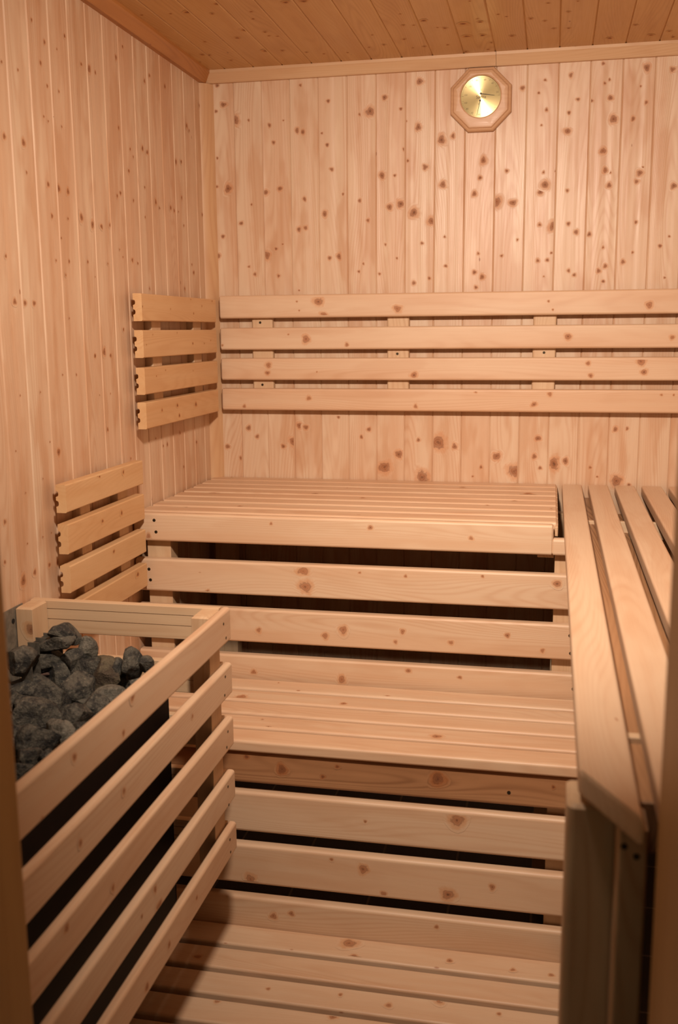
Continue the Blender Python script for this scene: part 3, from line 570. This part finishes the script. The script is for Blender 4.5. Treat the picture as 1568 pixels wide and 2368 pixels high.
# join the outer octagon ring to the dial opening
last = (len(rings)-1)*8
ang = [math.atan2(vs[last+i].z-dcz, vs[last+i].x-dcx) % (2*math.pi) for i in range(8)]
own = []
for i in range(S48):
    a = 2*math.pi*i/S48; own.append(min(range(8), key=lambda k: abs((ang[k]-a+math.pi) % (2*math.pi)-math.pi)))
for i in range(S48):
    j = (i+1) % S48
    if own[i] == own[j]: fs.append([last+own[i], base+j, base+i][::-1])
    else: fs.append([last+own[i], last+own[j], base+j, base+i])
for k in range(2):
    for i in range(S48): j = (i+1) % S48; fs.append([base+k*S48+i, base+k*S48+j, base+(k+1)*S48+j, base+(k+1)*S48+i])
gcs = [(v.x+5, v.z*1.0+3, v.y+2) for v in vs]
mb.add(vs, fs, gcs, .5); mb.build('frame', 'frame', t)
mb = MB(); vs = [Vector((dcx, -.0145, dcz))]+[Vector((dcx+dr*math.cos(2*math.pi*i/S48), -.0145, dcz+dr*math.sin(2*math.pi*i/S48))) for i in range(S48)]
mb.add([v-Vector((dcx, -.0145, dcz)) for v in vs], [[0, 1+i, 1+(i+1) % S48] for i in range(S48)])
me = bpy.data.meshes.new('dial'); me.from_pydata([tuple(v) for v in mb.v], [], mb.f); me.materials.append(M['brass'])
dial = bpy.data.objects.new('dial', me); C.objects.link(dial); dial.parent = t; dial.location = Vector((dcx, -.0145, dcz))-Vector(t['_o'])
mb = MB()
def flatbar(mb, cx, cz, a, r0, r1, w, y=-.0148):
    d = Vector((math.cos(a), 0, math.sin(a))); e = Vector((-math.sin(a), 0, math.cos(a))); c = Vector((cx, y, cz))
    mb.add([c+d*r0-e*w/2, c+d*r1-e*w/2, c+d*r1+e*w/2, c+d*r0+e*w/2], [[0, 1, 2, 3]])
for i in range(0, 61): 
    a = math.radians(2+i*2.9); flatbar(mb, dcx, dcz, a, dr*(.90 if i % 10 else .85), dr*.96, .00045 if i % 10 else .0008)
for i in range(0, 26):
    a = math.radians(192+i*5.2); flatbar(mb, dcx, dcz, a, dr*(.91 if i % 5 else .86), dr*.96, .0006)
LT = mb
def text(s, x, z, size, name='lettering'):
    cu = bpy.data.curves.new(name, 'FONT'); cu.body = s; cu.size = size; cu.align_x = 'CENTER'; cu.align_y = 'CENTER'; cu.materials.append(M['ink'])
    tmp = bpy.data.objects.new(name, cu); C.objects.link(tmp); bpy.context.view_layer.update()
    me = bpy.data.meshes.new_from_object(tmp.evaluated_get(bpy.context.evaluated_depsgraph_get())); bpy.data.objects.remove(tmp)
    LT.add([Vector((x+v.co.x, -.0149, z+v.co.y)) for v in me.vertices], [list(p.vertices) for p in me.polygons]); bpy.data.meshes.remove(me)
px = lambda X_, Y_: (dcx+(X_-755)/430*dr*.99, dcz-(Y_-765)/455*dr)
text('Sauna', *px(765, 775), .0125)
for s, a, b_ in (('20', 1110, 685), ('40', 1005, 490), ('60', 845, 405), ('80', 668, 410), ('100', 525, 535), ('120', 430, 715), ('100', 430, 885), ('80', 470, 1015), ('60', 575, 1105), ('40', 730, 1150), ('20', 900, 1130)):
    text(s, *px(a, b_), .0066)
text('°C', *px(765, 620), .006); text('%', *px(715, 925), .006)
LT.build('scale_marks', 'ink', t, smooth=False)
for (a, b_), (c_, d_), w in ((px(760, 700), px(1055, 750), .0009), (px(745, 850), px(680, 1165), .0010)):
    mb = MB(); A = Vector((a, -.0165, b_)); B = Vector((c_, -.0165, d_)); d = (B-A).normalized(); e = Vector((-d.z, 0, d.x))
    A2 = A-d*.004
    vs = [A2-e*w, B-e*w*.4, B+e*w*.4, A2+e*w]; vs += [v+Vector((0, .0006, 0)) for v in vs]
    mb.add(vs, [[0, 1, 2, 3], [7, 6, 5, 4], [0, 4, 5, 1], [1, 5, 6, 2], [2, 6, 7, 3], [3, 7, 4, 0]]); cyl(mb, A+Vector((0, .001, 0)), -Y, .0026, .003, 16)
    mb.build('needle', 'needle', t, smooth=False)

# ------------------------------------------------------------------ light
def area(name, loc, aim, size, energy, color, spread=180):
    l = bpy.data.lights.new(name, 'AREA'); l.shape = 'DISK'; l.size = size; l.energy = energy; l.color = color; l.spread = math.radians(spread)
    o = bpy.data.objects.new(name, l); C.objects.link(o); o.location = loc
    o.rotation_euler = (Vector(aim)-Vector(loc)).to_track_quat('-Z', 'Y').to_euler(); return o
area('wall_lamp_light', (.86, -2.13, 2.06), (.92, 0, .82), .14, 23, (1, .80, .65), 122)
w = bpy.data.worlds.new('anteroom_ambience'); bpy.context.scene.world = w; w.use_nodes = True
bg = w.node_tree.nodes['Background']; bg.inputs[0].default_value = (1, .79, .48, 1); bg.inputs[1].default_value = .10

# ------------------------------------------------------------------ camera
cam = bpy.data.cameras.new('camera'); co = bpy.data.objects.new('camera', cam); C.objects.link(co)
r_ = Vector((0.9786181461814235, 0.20550928759527956, -0.008512148760140436)); u_ = Vector((-0.028547036091245093, 0.17668956634414254, 0.9838525620617777)); f_ = Vector((-0.20369484700119253, 0.962572973782871, -0.1787782969153729))
mt = Matrix((r_, u_, -f_)).transposed().to_4x4(); mt.translation = Vector((1.06724, -3.08542, 1.40482)); co.matrix_world = mt
cam.sensor_fit = 'VERTICAL'; cam.sensor_height = 36; cam.lens = 36*2315.47/2368; cam.clip_start = .02
cam.dof.use_dof = True; cam.dof.focus_distance = 2.55; cam.dof.aperture_fstop = 4.5
bpy.context.scene.camera = co
sc = bpy.context.scene; sc.view_settings.view_transform = 'Standard'; sc.view_settings.look = 'None'; sc.view_settings.gamma = 1
sc.view_settings.use_curve_mapping = False; sc.view_settings.exposure = -0.1
for o in bpy.data.objects:
    if '_o' in o: del o['_o']
